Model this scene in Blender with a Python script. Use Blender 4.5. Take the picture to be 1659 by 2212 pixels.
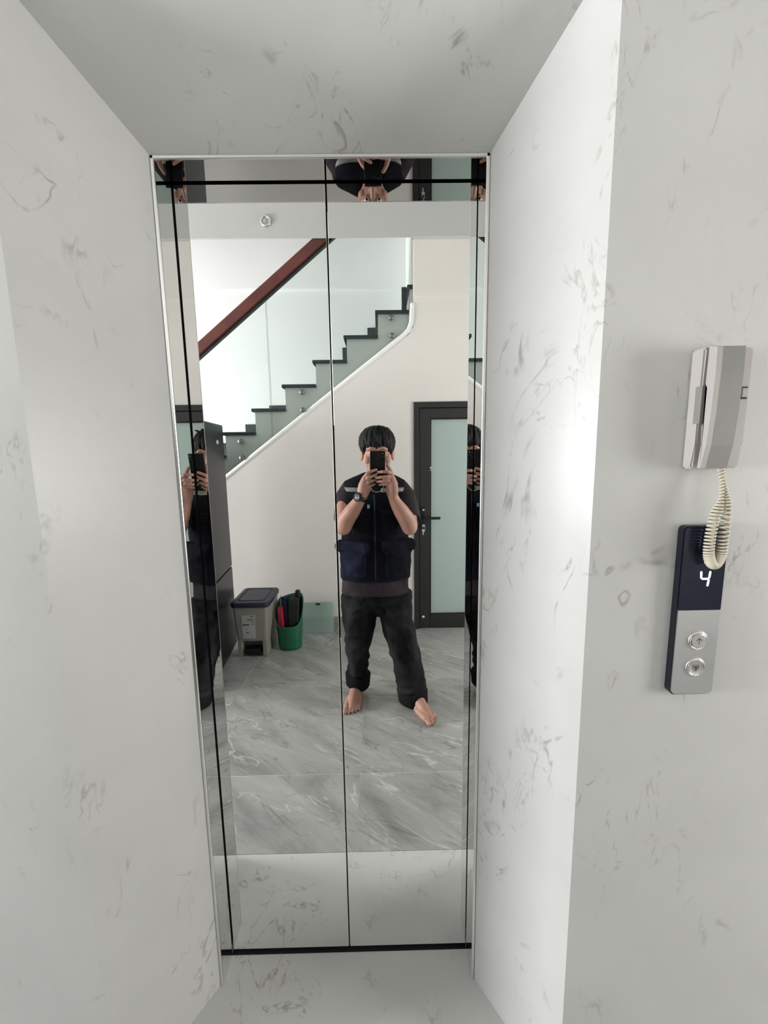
import bpy, bmesh, math, random
from mathutils import Vector, Matrix, noise
from mathutils.bvhtree import BVHTree

random.seed(7)
for o in list(bpy.data.objects):
    bpy.data.objects.remove(o)
SC = bpy.context.scene
COL = SC.collection
V = Vector
PI = math.pi

# ---------------------------------------------------------------- camera
cam_d = bpy.data.cameras.new('camera')
cam_d.sensor_fit = 'VERTICAL'
cam_d.sensor_height = 36.0
cam_d.lens = 14.402
cam_d.clip_start = 0.01
cam_o = bpy.data.objects.new('camera', cam_d)
COL.objects.link(cam_o)
CAMZ = 1.484
_R = Matrix(((0.99981148, 0.01622606, -0.01066422),
             (-0.01286247, 0.14204644, -0.98977642),
             (-0.01454535, 0.989727, 0.14222836)))
cam_o.matrix_world = Matrix.Translation((0, 0, CAMZ)) @ _R.to_4x4()
SC.camera = cam_o

# ---------------------------------------------------------------- world, light, exposure
w = bpy.data.worlds.new('daylight')
SC.world = w
w.use_nodes = True
bg = w.node_tree.nodes['Background']
bg.inputs[0].default_value = (0.86, 0.93, 1.0, 1)
bg.inputs[1].default_value = 1.0


def area(name, loc, direction, sx, sy, power, color=(1, 1, 1)):
    l = bpy.data.lights.new(name, 'AREA')
    l.shape = 'RECTANGLE'
    l.size, l.size_y, l.energy, l.color = sx, sy, power, color
    o = bpy.data.objects.new(name, l)
    COL.objects.link(o)
    o.location = loc
    o.rotation_euler = V(direction).to_track_quat('-Z', 'Y').to_euler()
    return o


area('window_daylight', (-4.92, 0.02, 1.36), (1, 0.0, 0.0), 1.05, 0.95, 285, (0.975, 0.985, 1.0))
area('added_daylight_right', (2.62, -0.12, 1.36), (-1, 0.0, 0.0), 0.7, 0.9, 46, (1.0, 0.992, 0.975))  # added lamp on the right, brightens the left cheek and back wall
area('stairwell_daylight', (-4.92, -1.68, 2.75), (1, 0, 0.0), 0.7, 1.5, 22, (0.97, 0.99, 1.0))

SC.view_settings.view_transform = 'Standard'
SC.view_settings.look = 'None'
SC.view_settings.exposure = -0.06
SC.view_settings.gamma = 1.0
SC.view_settings.use_curve_mapping = False
SC.cycles.max_bounces = 14
SC.cycles.diffuse_bounces = 5
SC.cycles.glossy_bounces = 10
SC.cycles.transmission_bounces = 8
SC.cycles.transparent_max_bounces = 12
SC.cycles.use_denoising = True


# ---------------------------------------------------------------- materials
class NT:
    def __init__(s, name):
        s.m = bpy.data.materials.new(name)
        s.m.use_nodes = True
        s.t = s.m.node_tree
        s.b = s.t.nodes['Principled BSDF']

    def n(s, typ, **kw):
        x = s.t.nodes.new(typ)
        for k, v in kw.items():
            setattr(x, k, v)
        return x

    def l(s, a, b):
        s.t.links.new(a, b)

    def ramp(s, src, stops, interp='LINEAR'):
        r = s.n('ShaderNodeValToRGB')
        r.color_ramp.interpolation = interp
        e = r.color_ramp.elements
        while len(e) < len(stops):
            e.new(0.5)
        for i, (p, c) in enumerate(stops):
            e[i].position = p
            e[i].color = (*c, 1) if len(c) == 3 else c
        s.l(src, r.inputs[0])
        return r.outputs[0]

    def noise(s, vec, scale, detail=4, rough=0.5, dist=0.0):
        x = s.n('ShaderNodeTexNoise')
        x.inputs['Scale'].default_value = scale
        x.inputs['Detail'].default_value = detail
        x.inputs['Roughness'].default_value = rough
        x.inputs['Distortion'].default_value = dist
        s.l(vec, x.inputs['Vector'])
        return x.outputs['Fac']

    def mapping(s, loc=(0, 0, 0), rot=(0, 0, 0), scale=(1, 1, 1), src=None, typ='POINT'):
        mp = s.n('ShaderNodeMapping', vector_type=typ)
        if typ == 'TEXTURE':
            scale = tuple(1 / c for c in scale)
        mp.inputs['Location'].default_value = loc
        mp.inputs['Rotation'].default_value = rot
        mp.inputs['Scale'].default_value = scale
        if src is None:
            src = s.n('ShaderNodeTexCoord').outputs['Object']
        s.l(src, mp.inputs['Vector'])
        return mp.outputs[0]

    def mix(s, fac, a, b, blend='MIX'):
        x = s.n('ShaderNodeMix', data_type='RGBA', blend_type=blend)
        for i, v in ((0, fac), (6, a), (7, b)):
            if hasattr(v, 'is_output'):
                s.l(v, x.inputs[i])
            else:
                x.inputs[i].default_value = v if i == 0 else ((*v, 1) if len(v) == 3 else v)
        return x.outputs[2]

    def math(s, op, a, b=0.0):
        x = s.n('ShaderNodeMath', operation=op)
        for i, v in ((0, a), (1, b)):
            if hasattr(v, 'is_output'):
                s.l(v, x.inputs[i])
            else:
                x.inputs[i].default_value = v
        return x.outputs[0]

    def bump(s, h, strength=0.2, dist=0.01):
        x = s.n('ShaderNodeBump')
        x.inputs['Strength'].default_value = strength
        x.inputs['Distance'].default_value = dist
        s.l(h, x.inputs['Height'])
        s.l(x.outputs[0], s.b.inputs['Normal'])


def simple(name, col, rough=0.5, metal=0.0, spec=0.5, var=0.08, vscale=12.0, coat=0.0, bump=0.0):
    k = NT(name)
    k.b.inputs['Roughness'].default_value = rough
    k.b.inputs['Metallic'].default_value = metal
    k.b.inputs['Specular IOR Level'].default_value = spec
    k.b.inputs['Coat Weight'].default_value = coat
    vec = k.mapping()
    f = k.noise(vec, vscale, 3)
    a = tuple(min(1, c * (1 - var)) for c in col)
    b = tuple(min(1, c * (1 + var)) for c in col)
    k.l(k.ramp(f, [(0.3, a), (0.7, b)]), k.b.inputs['Base Color'])
    if bump:
        k.bump(k.noise(vec, vscale * 6, 3), bump, 0.004)
    return k.m


def quartz():
    k = NT('white_quartz')
    vec = k.mapping()
    base = k.ramp(k.noise(vec, 2.2, 5, 0.6), [(0.3, (0.53, 0.53, 0.515)), (0.7, (0.60, 0.60, 0.585))])
    col = base
    # broken wispy veins: ridge of a warped noise, shown only inside sparse patches
    for i, (rot, sc, nz, th, wd, tint) in enumerate((
            ((0.3, 0.5, 0.55), (1.0, 1.0, 0.55), 7.0, 0.585, 0.022, (0.30, 0.29, 0.275)),
            ((0.9, -0.5, 0.2), (1.0, 1.0, 0.5), 11.0, 0.575, 0.026, (0.40, 0.39, 0.36)),
            ((0.1, 0.9, 1.3), (1.0, 1.0, 0.7), 4.5, 0.60, 0.016, (0.30, 0.29, 0.28)))):
        v2 = k.mapping((3.1 * i, 1.7 * i, 5.3 * i), rot, sc)
        f = k.noise(v2, nz, 3, 0.55, 1.3)
        d = k.math('ABSOLUTE', k.math('SUBTRACT', f, 0.5))
        line = k.ramp(d, [(0.0, (1, 1, 1)), (wd, (0, 0, 0))])
        msk = k.ramp(k.noise(v2, nz * 0.75, 2, 0.5, 0.4), [(th, (0, 0, 0)), (th + 0.06, (1, 1, 1))])
        fine = k.ramp(k.noise(v2, nz * 7, 2), [(0.38, (0, 0, 0)), (0.6, (1, 1, 1))])
        fac = k.math('MULTIPLY', k.math('MULTIPLY', line, msk), fine)
        col = k.mix(k.math('MULTIPLY', fac, 0.9), col, tint)
    k.l(col, k.b.inputs['Base Color'])
    k.b.inputs['Roughness'].default_value = 0.33
    k.b.inputs['Specular IOR Level'].default_value = 0.35
    return k.m


def marble_tile():
    k = NT('grey_marble_tile')
    tc = k.n('ShaderNodeTexCoord').outputs['Object']
    oi = k.n('ShaderNodeObjectInfo')
    off = k.n('ShaderNodeVectorMath', operation='SCALE')
    off.inputs['Scale'].default_value = 3.7
    k.l(oi.outputs['Location'], off.inputs[0])
    add = k.n('ShaderNodeVectorMath', operation='ADD')
    k.l(tc, add.inputs[0])
    k.l(off.outputs[0], add.inputs[1])
    v1 = k.mapping((0, 0, 0), (0, 0, math.radians(36)), (1.6, 5.0, 1), add.outputs[0], 'TEXTURE')
    v2 = k.mapping((4, 2, 0), (0, 0, math.radians(34)), (1.2, 4.2, 1), add.outputs[0], 'TEXTURE')
    v3 = k.mapping((9, 5, 0), (0, 0, math.radians(30)), (1.0, 3.6, 1), add.outputs[0], 'TEXTURE')
    col = k.ramp(k.noise(v1, 1.4, 7, 0.62, 0.6), [(0.30, (0.245, 0.245, 0.235)), (0.5, (0.35, 0.35, 0.335)), (0.72, (0.43, 0.428, 0.41))])
    for v, sc, wd, tint, st in ((v2, 1.3, 0.016, (0.15, 0.15, 0.145), 0.6), (v3, 1.1, 0.010, (0.62, 0.62, 0.6), 0.7), (v1, 2.0, 0.02, (0.2, 0.2, 0.195), 0.45)):
        d = k.math('ABSOLUTE', k.math('SUBTRACT', k.noise(v, sc, 4, 0.55, 0.9), 0.5))
        ln = k.ramp(d, [(0, (1, 1, 1)), (wd, (0, 0, 0))])
        ms = k.ramp(k.noise(v, sc * 2.1, 2), [(0.42, (0, 0, 0)), (0.6, (1, 1, 1))])
        col = k.mix(k.math('MULTIPLY', k.math('MULTIPLY', ln, ms), st), col, tint)
    k.l(col, k.b.inputs['Base Color'])
    k.b.inputs['Roughness'].default_value = 0.22
    return k.m


def glass_mat(name, col, rough=0.0, alpha_mix=0.75):
    """thin architectural glass: tinted see-through with a gloss"""
    k = NT(name)
    out = k.t.nodes['Material Output']
    tr = k.n('ShaderNodeBsdfTransparent')
    tr.inputs[0].default_value = (*col, 1)
    gl = k.n('ShaderNodeBsdfGlossy')
    gl.inputs['Roughness'].default_value = rough
    df = k.n('ShaderNodeBsdfDiffuse')
    df.inputs[0].default_value = (*col, 1)
    fr = k.n('ShaderNodeFresnel')
    fr.inputs[0].default_value = 1.16
    m1 = k.n('ShaderNodeMixShader')
    m1.inputs[0].default_value = 1 - alpha_mix
    k.l(tr.outputs[0], m1.inputs[1])
    k.l(df.outputs[0], m1.inputs[2])
    m2 = k.n('ShaderNodeMixShader')
    k.l(fr.outputs[0], m2.inputs[0])
    k.l(m1.outputs[0], m2.inputs[1])
    k.l(gl.outputs[0], m2.inputs[2])
    k.l(m2.outputs[0], out.inputs[0])
    return k.m


def emit(name, col, st):
    k = NT(name)
    k.b.inputs['Base Color'].default_value = (0, 0, 0, 1)
    k.b.inputs['Emission Color'].default_value = (*col, 1)
    k.b.inputs['Emission Strength'].default_value = st
    return k.m


def metal(name, col, rough):
    k = NT(name)
    k.b.inputs['Base Color'].default_value = (*col, 1)
    k.b.inputs['Metallic'].default_value = 1
    k.b.inputs['Roughness'].default_value = rough
    return k.m


def cloth(name, a, b, scale=9.0, rough=0.9, weave=260.0, stretch=(1, 1, 0.5)):
    k = NT(name)
    v = k.mapping((0, 0, 0), (0, 0, 0), stretch)
    f = k.noise(v, scale, 5, 0.6, 0.5)
    k.l(k.ramp(f, [(0.38, a), (0.66, b)]), k.b.inputs['Base Color'])
    k.b.inputs['Roughness'].default_value = rough
    k.b.inputs['Specular IOR Level'].default_value = 0.15
    k.bump(k.noise(v, weave, 2), 0.25, 0.002)
    return k.m


M = {}
M['quartz'] = quartz()
M['tile'] = marble_tile()
M['grout'] = simple('light_grout', (0.62, 0.62, 0.60), 0.8)
M['wall'] = simple('cream_wall_paint', (0.74, 0.71, 0.67), 0.75, var=0.02, vscale=3)
M['white'] = simple('white_plaster', (0.88, 0.88, 0.865), 0.7, var=0.015, vscale=3)
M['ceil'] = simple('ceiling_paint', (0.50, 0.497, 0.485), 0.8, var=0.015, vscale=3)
M['mirror'] = metal('mirror_steel', (0.94, 0.945, 0.935), 0.0)
M['jamb'] = metal('dark_mirror_steel', (0.80, 0.805, 0.795), 0.0)
M['header'] = metal('header_mirror_steel', (0.55, 0.555, 0.55), 0.0)
M['chrome'] = metal('chrome', (0.85, 0.85, 0.84), 0.12)
M['trim'] = metal('polished_trim', (0.92, 0.92, 0.91), 0.28)
M['void'] = simple('dark_gap', (0.004, 0.004, 0.005), 0.9)
M['steel'] = metal('brushed_steel', (0.55, 0.55, 0.55), 0.38)
M['standoff'] = metal('dull_steel', (0.26, 0.25, 0.235), 0.45)
M['granite'] = simple('dark_granite', (0.035, 0.045, 0.05), 0.25, var=0.5, vscale=90)
M['wood'] = simple('red_brown_wood', (0.115, 0.03, 0.024), 0.38, var=0.22, vscale=7)
M['glass'] = glass_mat('green_tint_glass', (0.955, 0.988, 0.975), 0.0, 0.995)
M['frost'] = glass_mat('frosted_green_glass', (0.45, 0.55, 0.51), 0.25, 0.06)
M['sheet'] = glass_mat('green_glass_sheet', (0.66, 0.80, 0.74), 0.05, 0.60)
M['glass_edge'] = simple('green_glass_edge', (0.10, 0.16, 0.14), 0.3)
M['winglass'] = glass_mat('clear_window_glass', (0.97, 0.98, 0.98), 0.0, 0.99)
M['black_alu'] = simple('black_aluminium', (0.018, 0.018, 0.018), 0.45)
M['black_gloss'] = simple('black_plastic', (0.006, 0.006, 0.007), 0.3)
M['fridge'] = simple('dark_fridge_glass', (0.0065, 0.0075, 0.0085), 0.30, var=0.05, spec=0.22)
M['bin'] = simple('grey_beige_plastic', (0.27, 0.262, 0.228), 0.5, var=0.04)
M['lid'] = simple('navy_plastic_lid', (0.014, 0.02, 0.036), 0.4)
M['paper'] = simple('white_sticker_paper', (0.46, 0.46, 0.46), 0.6)
M['ink'] = simple('dark_ink', (0.03, 0.03, 0.028), 0.7)
M['green'] = simple('green_plastic', (0.008, 0.115, 0.052), 0.45, var=0.1)
M['red'] = simple('red_fabric', (0.42, 0.02, 0.055), 0.6)
M['navy_bag'] = simple('navy_fabric', (0.012, 0.016, 0.06), 0.6)
M['black_bag'] = simple('black_fabric', (0.006, 0.006, 0.006), 0.7)
M['ivory'] = simple('ivory_plastic', (0.42, 0.395, 0.38), 0.42, var=0.02)
M['grey_plastic'] = simple('warm_grey_plastic', (0.225, 0.22, 0.205), 0.45, var=0.02)
M['cord'] = simple('cream_cord', (0.60, 0.56, 0.45), 0.5, var=0.05)
M['phone'] = simple('matt_black_phone', (0.006, 0.006, 0.0065), 0.5, spec=0.2)
M['panel_black'] = simple('navy_black_glass', (0.004, 0.007, 0.022), 0.10, spec=0.3)
M['panel_side'] = simple('black_panel_case', (0.006, 0.007, 0.012), 0.25)
M['silver'] = simple('silver_anodised', (0.52, 0.53, 0.54), 0.32, metal=0.75, var=0.03)
M['led'] = emit('white_blue_led', (0.85, 0.9, 1.0), 6.0)
M['skin'] = simple('skin', (0.41, 0.222, 0.168), 0.5, var=0.10, vscale=14, spec=0.4)
M['hair'] = simple('black_hair', (0.006, 0.006, 0.0065), 0.65, var=0.4, vscale=60, spec=0.2)
M['shirt'] = cloth('plum_grey_cotton', (0.020, 0.015, 0.019), (0.046, 0.036, 0.042))
M['vest'] = cloth('navy_black_workwear', (0.0025, 0.0028, 0.005), (0.006, 0.007, 0.0135))
M['pocket_lit'] = cloth('lit_navy_workwear', (0.0035, 0.0042, 0.011), (0.010, 0.012, 0.030))  # vest cloth made lighter: light on the left pocket put into the colour
M['denim'] = cloth('washed_black_denim', (0.003, 0.0033, 0.0036), (0.021, 0.022, 0.022), 7.0, stretch=(1.2, 1.2, 0.6))
M['denim_dark'] = cloth('black_denim_cuff', (0.004, 0.004, 0.005), (0.010, 0.010, 0.011))
M['reflect'] = simple('grey_reflective_tape', (0.17, 0.17, 0.16), 0.4, var=0.12, vscale=60)
M['blue_tag'] = simple('light_blue_tag', (0.16, 0.36, 0.62), 0.6)
M['eye'] = simple('eye_white', (0.7, 0.68, 0.65), 0.2)
M['iris'] = simple('dark_iris', (0.015, 0.008, 0.005), 0.15)


# ---------------------------------------------------------------- builders
def link(name, me, mat=None, parent=None, smooth=False):
    o = bpy.data.objects.new(name, me)
    COL.objects.link(o)
    if mat is not None:
        me.materials.clear()
        me.materials.append(M[mat] if isinstance(mat, str) else mat)
    if parent is not None:
        o.parent = parent
    if smooth:
        for p in me.polygons:
            p.use_smooth = True
    return o


def done(name, bm, mat, parent=None, smooth=False):
    bmesh.ops.recalc_face_normals(bm, faces=bm.faces)
    me = bpy.data.meshes.new(name)
    bm.to_mesh(me)
    bm.free()
    return link(name, me, mat, parent, smooth)


def BM():
    return bmesh.new()


def box(bm, lo, hi, bevel=0.0, seg=2):
    lo, hi = V(lo), V(hi)
    r = bmesh.ops.create_cube(bm, size=1.0, matrix=Matrix.Translation((lo + hi) / 2) @ Matrix.Diagonal((*(hi - lo), 1)))
    if bevel:
        es = {e for v in r['verts'] for e in v.link_edges}
        bmesh.ops.bevel(bm, geom=list(es), offset=bevel, segments=seg, affect='EDGES', profile=0.5)
    return r['verts']


def obox(name, lo, hi, mat, parent=None, bevel=0.0, seg=2):
    bm = BM()
    box(bm, lo, hi, bevel, seg)
    return done(name, bm, mat, parent)


def prism(bm, pts, off):
    """closed prism from a planar polygon and an offset vector"""
    a = [bm.verts.new(p) for p in pts]
    b = [bm.verts.new(V(p) + V(off)) for p in pts]
    n = len(pts)
    bm.faces.new(a)
    bm.faces.new(b[::-1])
    for i in range(n):
        j = (i + 1) % n
        bm.faces.new((a[i], b[i], b[j], a[j]))


def ring_frame(t, prev=None):
    t = t.normalized()
    if prev is None:
        u = V((0, 0, 1)) if abs(t.z) < 0.9 else V((1, 0, 0))
    else:
        u = prev
    u = (u - t * u.dot(t)).normalized()
    return u, t.cross(u)


def tube(bm, pts, rad, seg=12, cap='round', closed=False):
    """tapered tube through pts; rad a number or a list; rounded, flat or no ends"""
    pts = [V(p) for p in pts]
    n = len(pts)
    rad = [rad] * n if not hasattr(rad, '__len__') else list(rad)
    rings, u = [], None
    for i in range(n):
        if closed:
            t = pts[(i + 1) % n] - pts[i - 1]
        else:
            t = pts[min(i + 1, n - 1)] - pts[max(i - 1, 0)]
        u, v = ring_frame(t, u)
        tn = t.normalized()
        if cap == 'round' and not closed and i == 0:
            for a in (1.35, 0.9, 0.45):
                c = pts[0] - tn * rad[0] * math.sin(a)
                rings.append([bm.verts.new(c + (u * math.cos(q) + v * math.sin(q)) * rad[0] * math.cos(a)) for q in (2 * PI * k / seg for k in range(seg))])
        rings.append([bm.verts.new(pts[i] + (u * math.cos(q) + v * math.sin(q)) * rad[i]) for q in (2 * PI * k / seg for k in range(seg))])
        if cap == 'round' and not closed and i == n - 1:
            for a in (0.45, 0.9, 1.35):
                c = pts[i] + tn * rad[i] * math.sin(a)
                rings.append([bm.verts.new(c + (u * math.cos(q) + v * math.sin(q)) * rad[i] * math.cos(a)) for q in (2 * PI * k / seg for k in range(seg))])
    m = len(rings)
    for i in range(m if closed else m - 1):
        a, b = rings[i], rings[(i + 1) % m]
        for k in range(seg):
            bm.faces.new((a[k], a[(k + 1) % seg], b[(k + 1) % seg], b[k]))
    if not closed and cap:
        bm.faces.new(rings[0][::-1])
        bm.faces.new(rings[-1])


def ball(bm, c, r, rot=None, seg=20):
    r = (r, r, r) if not hasattr(r, '__len__') else r
    m = Matrix.Translation(c)
    if rot is not None:
        m = m @ rot.to_4x4()
    bmesh.ops.create_uvsphere(bm, u_segments=seg, v_segments=seg // 2 + 2, radius=1.0, matrix=m @ Matrix.Diagonal((*r, 1)))


def loft(bm, rings, seg=40, power=2.4):
    """rings: (centre x, centre y, z, half width, half depth) joined into a closed body"""
    rs = []
    for cx, cy, z, a, b in rings:
        vs = []
        for k in range(seg):
            q = 2 * PI * k / seg
            c, s = math.cos(q), math.sin(q)
            vs.append(bm.verts.new((cx + a * math.copysign(abs(c) ** (2 / power), c), cy + b * math.copysign(abs(s) ** (2 / power), s), z)))
        rs.append(vs)
    for i in range(len(rs) - 1):
        for k in range(seg):
            bm.faces.new((rs[i][k], rs[i][(k + 1) % seg], rs[i + 1][(k + 1) % seg], rs[i + 1][k]))
    bm.faces.new(rs[0][::-1])
    bm.faces.new(rs[-1])


def lathe(bm, prof, M4, seg=24):
    """prof: (radius, height) pairs turned about the local z of matrix M4, closed at both ends"""
    rs = []
    for r, h in prof:
        rs.append([bm.verts.new(M4 @ V((r * math.cos(2 * PI * k / seg), r * math.sin(2 * PI * k / seg), h))) for k in range(seg)])
    for i in range(len(rs) - 1):
        for k in range(seg):
            bm.faces.new((rs[i][k], rs[i][(k + 1) % seg], rs[i + 1][(k + 1) % seg], rs[i + 1][k]))
    bm.faces.new(rs[0][::-1])
    bm.faces.new(rs[-1])


def fuse(name, bm, mat, parent, voxel, smooth_it=3, disp=None):
    """melt overlapping closed shapes into one continuous skin, then wrinkle it"""
    bmesh.ops.recalc_face_normals(bm, faces=bm.faces)
    me = bpy.data.meshes.new(name + '_raw')
    bm.to_mesh(me)
    bm.free()
    o = bpy.data.objects.new(name + '_raw', me)
    COL.objects.link(o)
    r = o.modifiers.new('r', 'REMESH')
    r.mode = 'VOXEL'
    r.voxel_size = voxel
    s = o.modifiers.new('s', 'SMOOTH')
    s.factor = 0.5
    s.iterations = smooth_it
    dg = bpy.context.evaluated_depsgraph_get()
    me2 = bpy.data.meshes.new_from_object(o.evaluated_get(dg))
    me2.name = name
    bpy.data.objects.remove(o)
    bpy.data.meshes.remove(me)
    if disp:
        nr = [v.normal.copy() for v in me2.vertices]
        for v, nn in zip(me2.vertices, nr):
            v.co += nn * disp(v.co)
        me2.update()
    return link(name, me2, mat, parent, True)


def thing(name, label, cat, loc=(0, 0, 0), group=None):
    o = bpy.data.objects.new(name, None)
    COL.objects.link(o)
    o.location = loc
    o.empty_display_size = 0.1
    return tag(o, label, cat, group)


def tag(o, label, cat, group=None):
    o['label'] = label
    o['category'] = cat
    if group:
        o['group'] = group
    return o


def struct(o, label=None, cat=None):
    o['kind'] = 'structure'
    if label:
        o['label'] = label
        o['category'] = cat
    return o


def sroot(name, label, cat):
    o = bpy.data.objects.new(name, None)
    COL.objects.link(o)
    return struct(o, label, cat)


# ================================================================ SETTING
FW = 0.735          # front wall face
BW = -1.23          # back wall face
CZ = 3.70           # ceiling
BZ = 3.055          # lower edge of the bulkhead over the stair
XL, XR = -5.0, 2.7
DY = 1.04           # mirror door face

# floor of large marble tiles on a grout bed
floor = sroot('floor', 'grey veined marble tile floor of the hall', 'floor')
obox('grout_bed', (XL, BW - 1.0, -0.06), (XR, FW, -0.0015), 'grout', floor)
xs = [XL, -4.91, -4.11, -3.31, -2.51, -1.71, -0.91, -0.11, 0.69, 1.49, 2.29, XR]
ys = [BW - 0.9, BW, -0.45, 0.35, FW]
tiles = {}
for i in range(len(xs) - 1):
    for j in range(len(ys) - 1):
        wx, wy = xs[i + 1] - xs[i] - 0.003, ys[j + 1] - ys[j] - 0.003
        key = (round(wx, 3), round(wy, 3))
        if key not in tiles:
            bm = BM()
            box(bm, (-wx / 2, -wy / 2, -0.01), (wx / 2, wy / 2, 0.0), 0.0008, 1)
            t = done('floor_tile', bm, 'tile', floor)
            tiles[key] = t
        else:
            t = tiles[key].copy()
            COL.objects.link(t)
        t.location = ((xs[i] + xs[i + 1]) / 2, (ys[j] + ys[j + 1]) / 2, 0)

# quartz portal: threshold, splayed cheeks, sloped soffit, front wall
def quad_slab(name, q, off, mat='quartz', label=None, cat=None):
    bm = BM()
    prism(bm, q, off)
    return struct(done(name, bm, mat), label, cat)


XA, XB = -0.470, 0.246      # inner quartz edge beside the steel frame
OA, OB = -0.612, 0.388      # outer corner of the portal
YI, ZI, ZO = 0.965, 2.109, 2.265
quad_slab('trim_1', [(OA, FW, 0), (OB, FW, 0), (XB + 0.06, DY + 0.06, 0), (XA - 0.06, DY + 0.06, 0)], (0, 0, -0.06),
          label='white quartz threshold slab below the mirror lift doors', cat='threshold')
quad_slab('wall_portal_left', [(XA, YI, 0), (OA, FW, 0), (OA, FW, ZO), (XA, YI, ZI)], (-0.04, 0.024, 0),
          label='splayed white quartz cheek left of the lift doors', cat='wall')
quad_slab('wall_portal_right', [(XB, YI, 0), (OB, FW, 0), (OB, FW, ZO), (XB, YI, ZI)], (0.04, 0.024, 0),
          label='brightly lit splayed white quartz cheek right of the lift doors', cat='wall')
quad_slab('wall_portal_top', [(XA, YI, ZI), (XB, YI, ZI), (OB, FW, ZO), (OA, FW, ZO)], (0, 0.024, 0.04),
          label='sloping white quartz soffit above the lift doors', cat='wall')
for nm, lo, hi, lb in (('wall_front_left', (XL, FW, 0), (OA, FW + 0.05, CZ), 'white quartz wall at far left of the lift portal'),
                       ('wall_front_right', (OB, FW, 0), (XR, FW + 0.05, CZ), 'white quartz wall carrying the intercom and call panel'),
                       ('wall_front_top', (OA, FW, ZO), (OB, FW + 0.05, CZ), 'white quartz wall above the lift portal')):
    struct(obox(nm, lo, hi, 'quartz'), lb, 'wall')

# lift door frame and mirror doors
JA, JB, HZ = -0.463, 0.239, 2.102
fr = sroot('trim_2', 'polished mirror steel frame around the lift doors', 'door frame')
obox('jamb', (JA - 0.03, YI, 0), (JA, DY - 0.007, HZ + 0.03), 'jamb', fr)
obox('jamb', (JB, YI, 0), (JB + 0.03, DY - 0.007, HZ + 0.03), 'jamb', fr)
obox('header', (JA, YI, HZ), (JB, DY - 0.007, HZ + 0.03), 'header', fr)
bm = BM()
box(bm, (XA, YI - 0.004, 0), (JA, YI + 0.002, HZ + 0.007), 0.001, 1)
box(bm, (JB, YI - 0.004, 0), (XB, YI + 0.002, HZ + 0.007), 0.001, 1)
box(bm, (XA, YI - 0.004, HZ), (XB, YI + 0.002, HZ + 0.007), 0.001, 1)
done('edge_trim', bm, 'trim', fr)
bm = BM()
box(bm, (JA - 0.2, DY + 0.03, -0.05), (JB + 0.2, DY + 0.04, HZ + 0.2))
box(bm, (JA - 0.03, DY - 0.007, 0), (JA - 0.012, DY + 0.03, HZ + 0.03))
box(bm, (JB + 0.012, DY - 0.007, 0), (JB + 0.03, DY + 0.03, HZ + 0.03))
box(bm, (JA - 0.03, DY - 0.007, HZ + 0.012), (JB + 0.03, DY + 0.03, HZ + 0.05))
done('shaft_backing', bm, 'void', fr)
obox('sill_track', (JA, DY - 0.007, -0.001), (JB, DY + 0.03, 0.002), 'void', fr)
SEAM = -0.112
ld = sroot('door_1', 'mirror polished centre-opening lift doors reflecting the hall', 'lift door')
obox('door_panel', (JA - 0.010, DY, 0.009), (SEAM - 0.0014, DY + 0.022, HZ + 0.006), 'mirror', ld, 0.0012, 2)
obox('door_panel', (SEAM + 0.0014, DY, 0.009), (JB + 0.010, DY + 0.022, HZ + 0.006), 'mirror', ld, 0.0012, 2)

# ceiling over the hall, open over the stair
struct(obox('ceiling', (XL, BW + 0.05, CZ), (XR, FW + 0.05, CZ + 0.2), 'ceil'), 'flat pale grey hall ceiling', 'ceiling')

# back wall: thick wedge under the stair, wall round the black door, beam, return into the stairwell
SA, SB = V((-2.98, 0, 0)), V((0.238, 0, 2.402))
bm = BM()
prism(bm, [(SA.x, BW, 0), (0.28, BW, 0), (0.28, BW, 2.44), (SB.x, BW, SB.z)], (0, -0.036, 0))
struct(done('wall_back', bm, 'wall'), 'cream wall filling the triangle below the staircase', 'wall')
DXA, DXB, DZT = 0.28, 1.08, 1.878
bm = BM()
box(bm, (DXA, BW - 0.10, DZT), (XR, BW, BZ))
box(bm, (DXB, BW - 0.10, 0), (XR, BW, DZT))
struct(done('wall_back_right', bm, 'wall'), 'cream wall above and beside the black framed door', 'wall')
struct(obox('trim_3', (0.285, BW, 2.655), (XR, BW + 0.014, BZ), 'wall', bevel=0.002), 'shallow cream beam below the bulkhead over the black door', 'beam')
struct(obox('wall_stairwell_right', (0.285, BW - 0.9, 2.62), (0.36, BW - 0.10, 5.6), 'white'))
struct(obox('wall_stairwell_back', (XL, BW - 1.0, 0), (XR, BW - 0.9, 5.6), 'white'), 'bright white stairwell wall behind the glass balustrade', 'wall')
struct(obox('trim_4', (XL, BW - 0.9, 3.05), (0.285, BW - 0.872, 5.6), 'white', bevel=0.003), 'upper band of stairwell wall proud above the glass', 'beam')
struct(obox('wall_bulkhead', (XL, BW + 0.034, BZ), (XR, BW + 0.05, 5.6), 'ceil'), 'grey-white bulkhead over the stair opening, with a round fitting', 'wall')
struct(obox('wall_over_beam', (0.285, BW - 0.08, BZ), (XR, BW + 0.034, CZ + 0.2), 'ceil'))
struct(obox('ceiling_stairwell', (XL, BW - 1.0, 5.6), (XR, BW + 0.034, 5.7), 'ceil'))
bm = BM()
prism(bm, [(0.28, BW - 0.9, 0), (0.285, BW - 0.9, 0), (0.285, BW - 0.9, 2.62), (0.28, BW - 0.9, 2.62)], (0, 0.8, 0))
struct(done('wall_behind_door', bm, 'white'))
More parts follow.
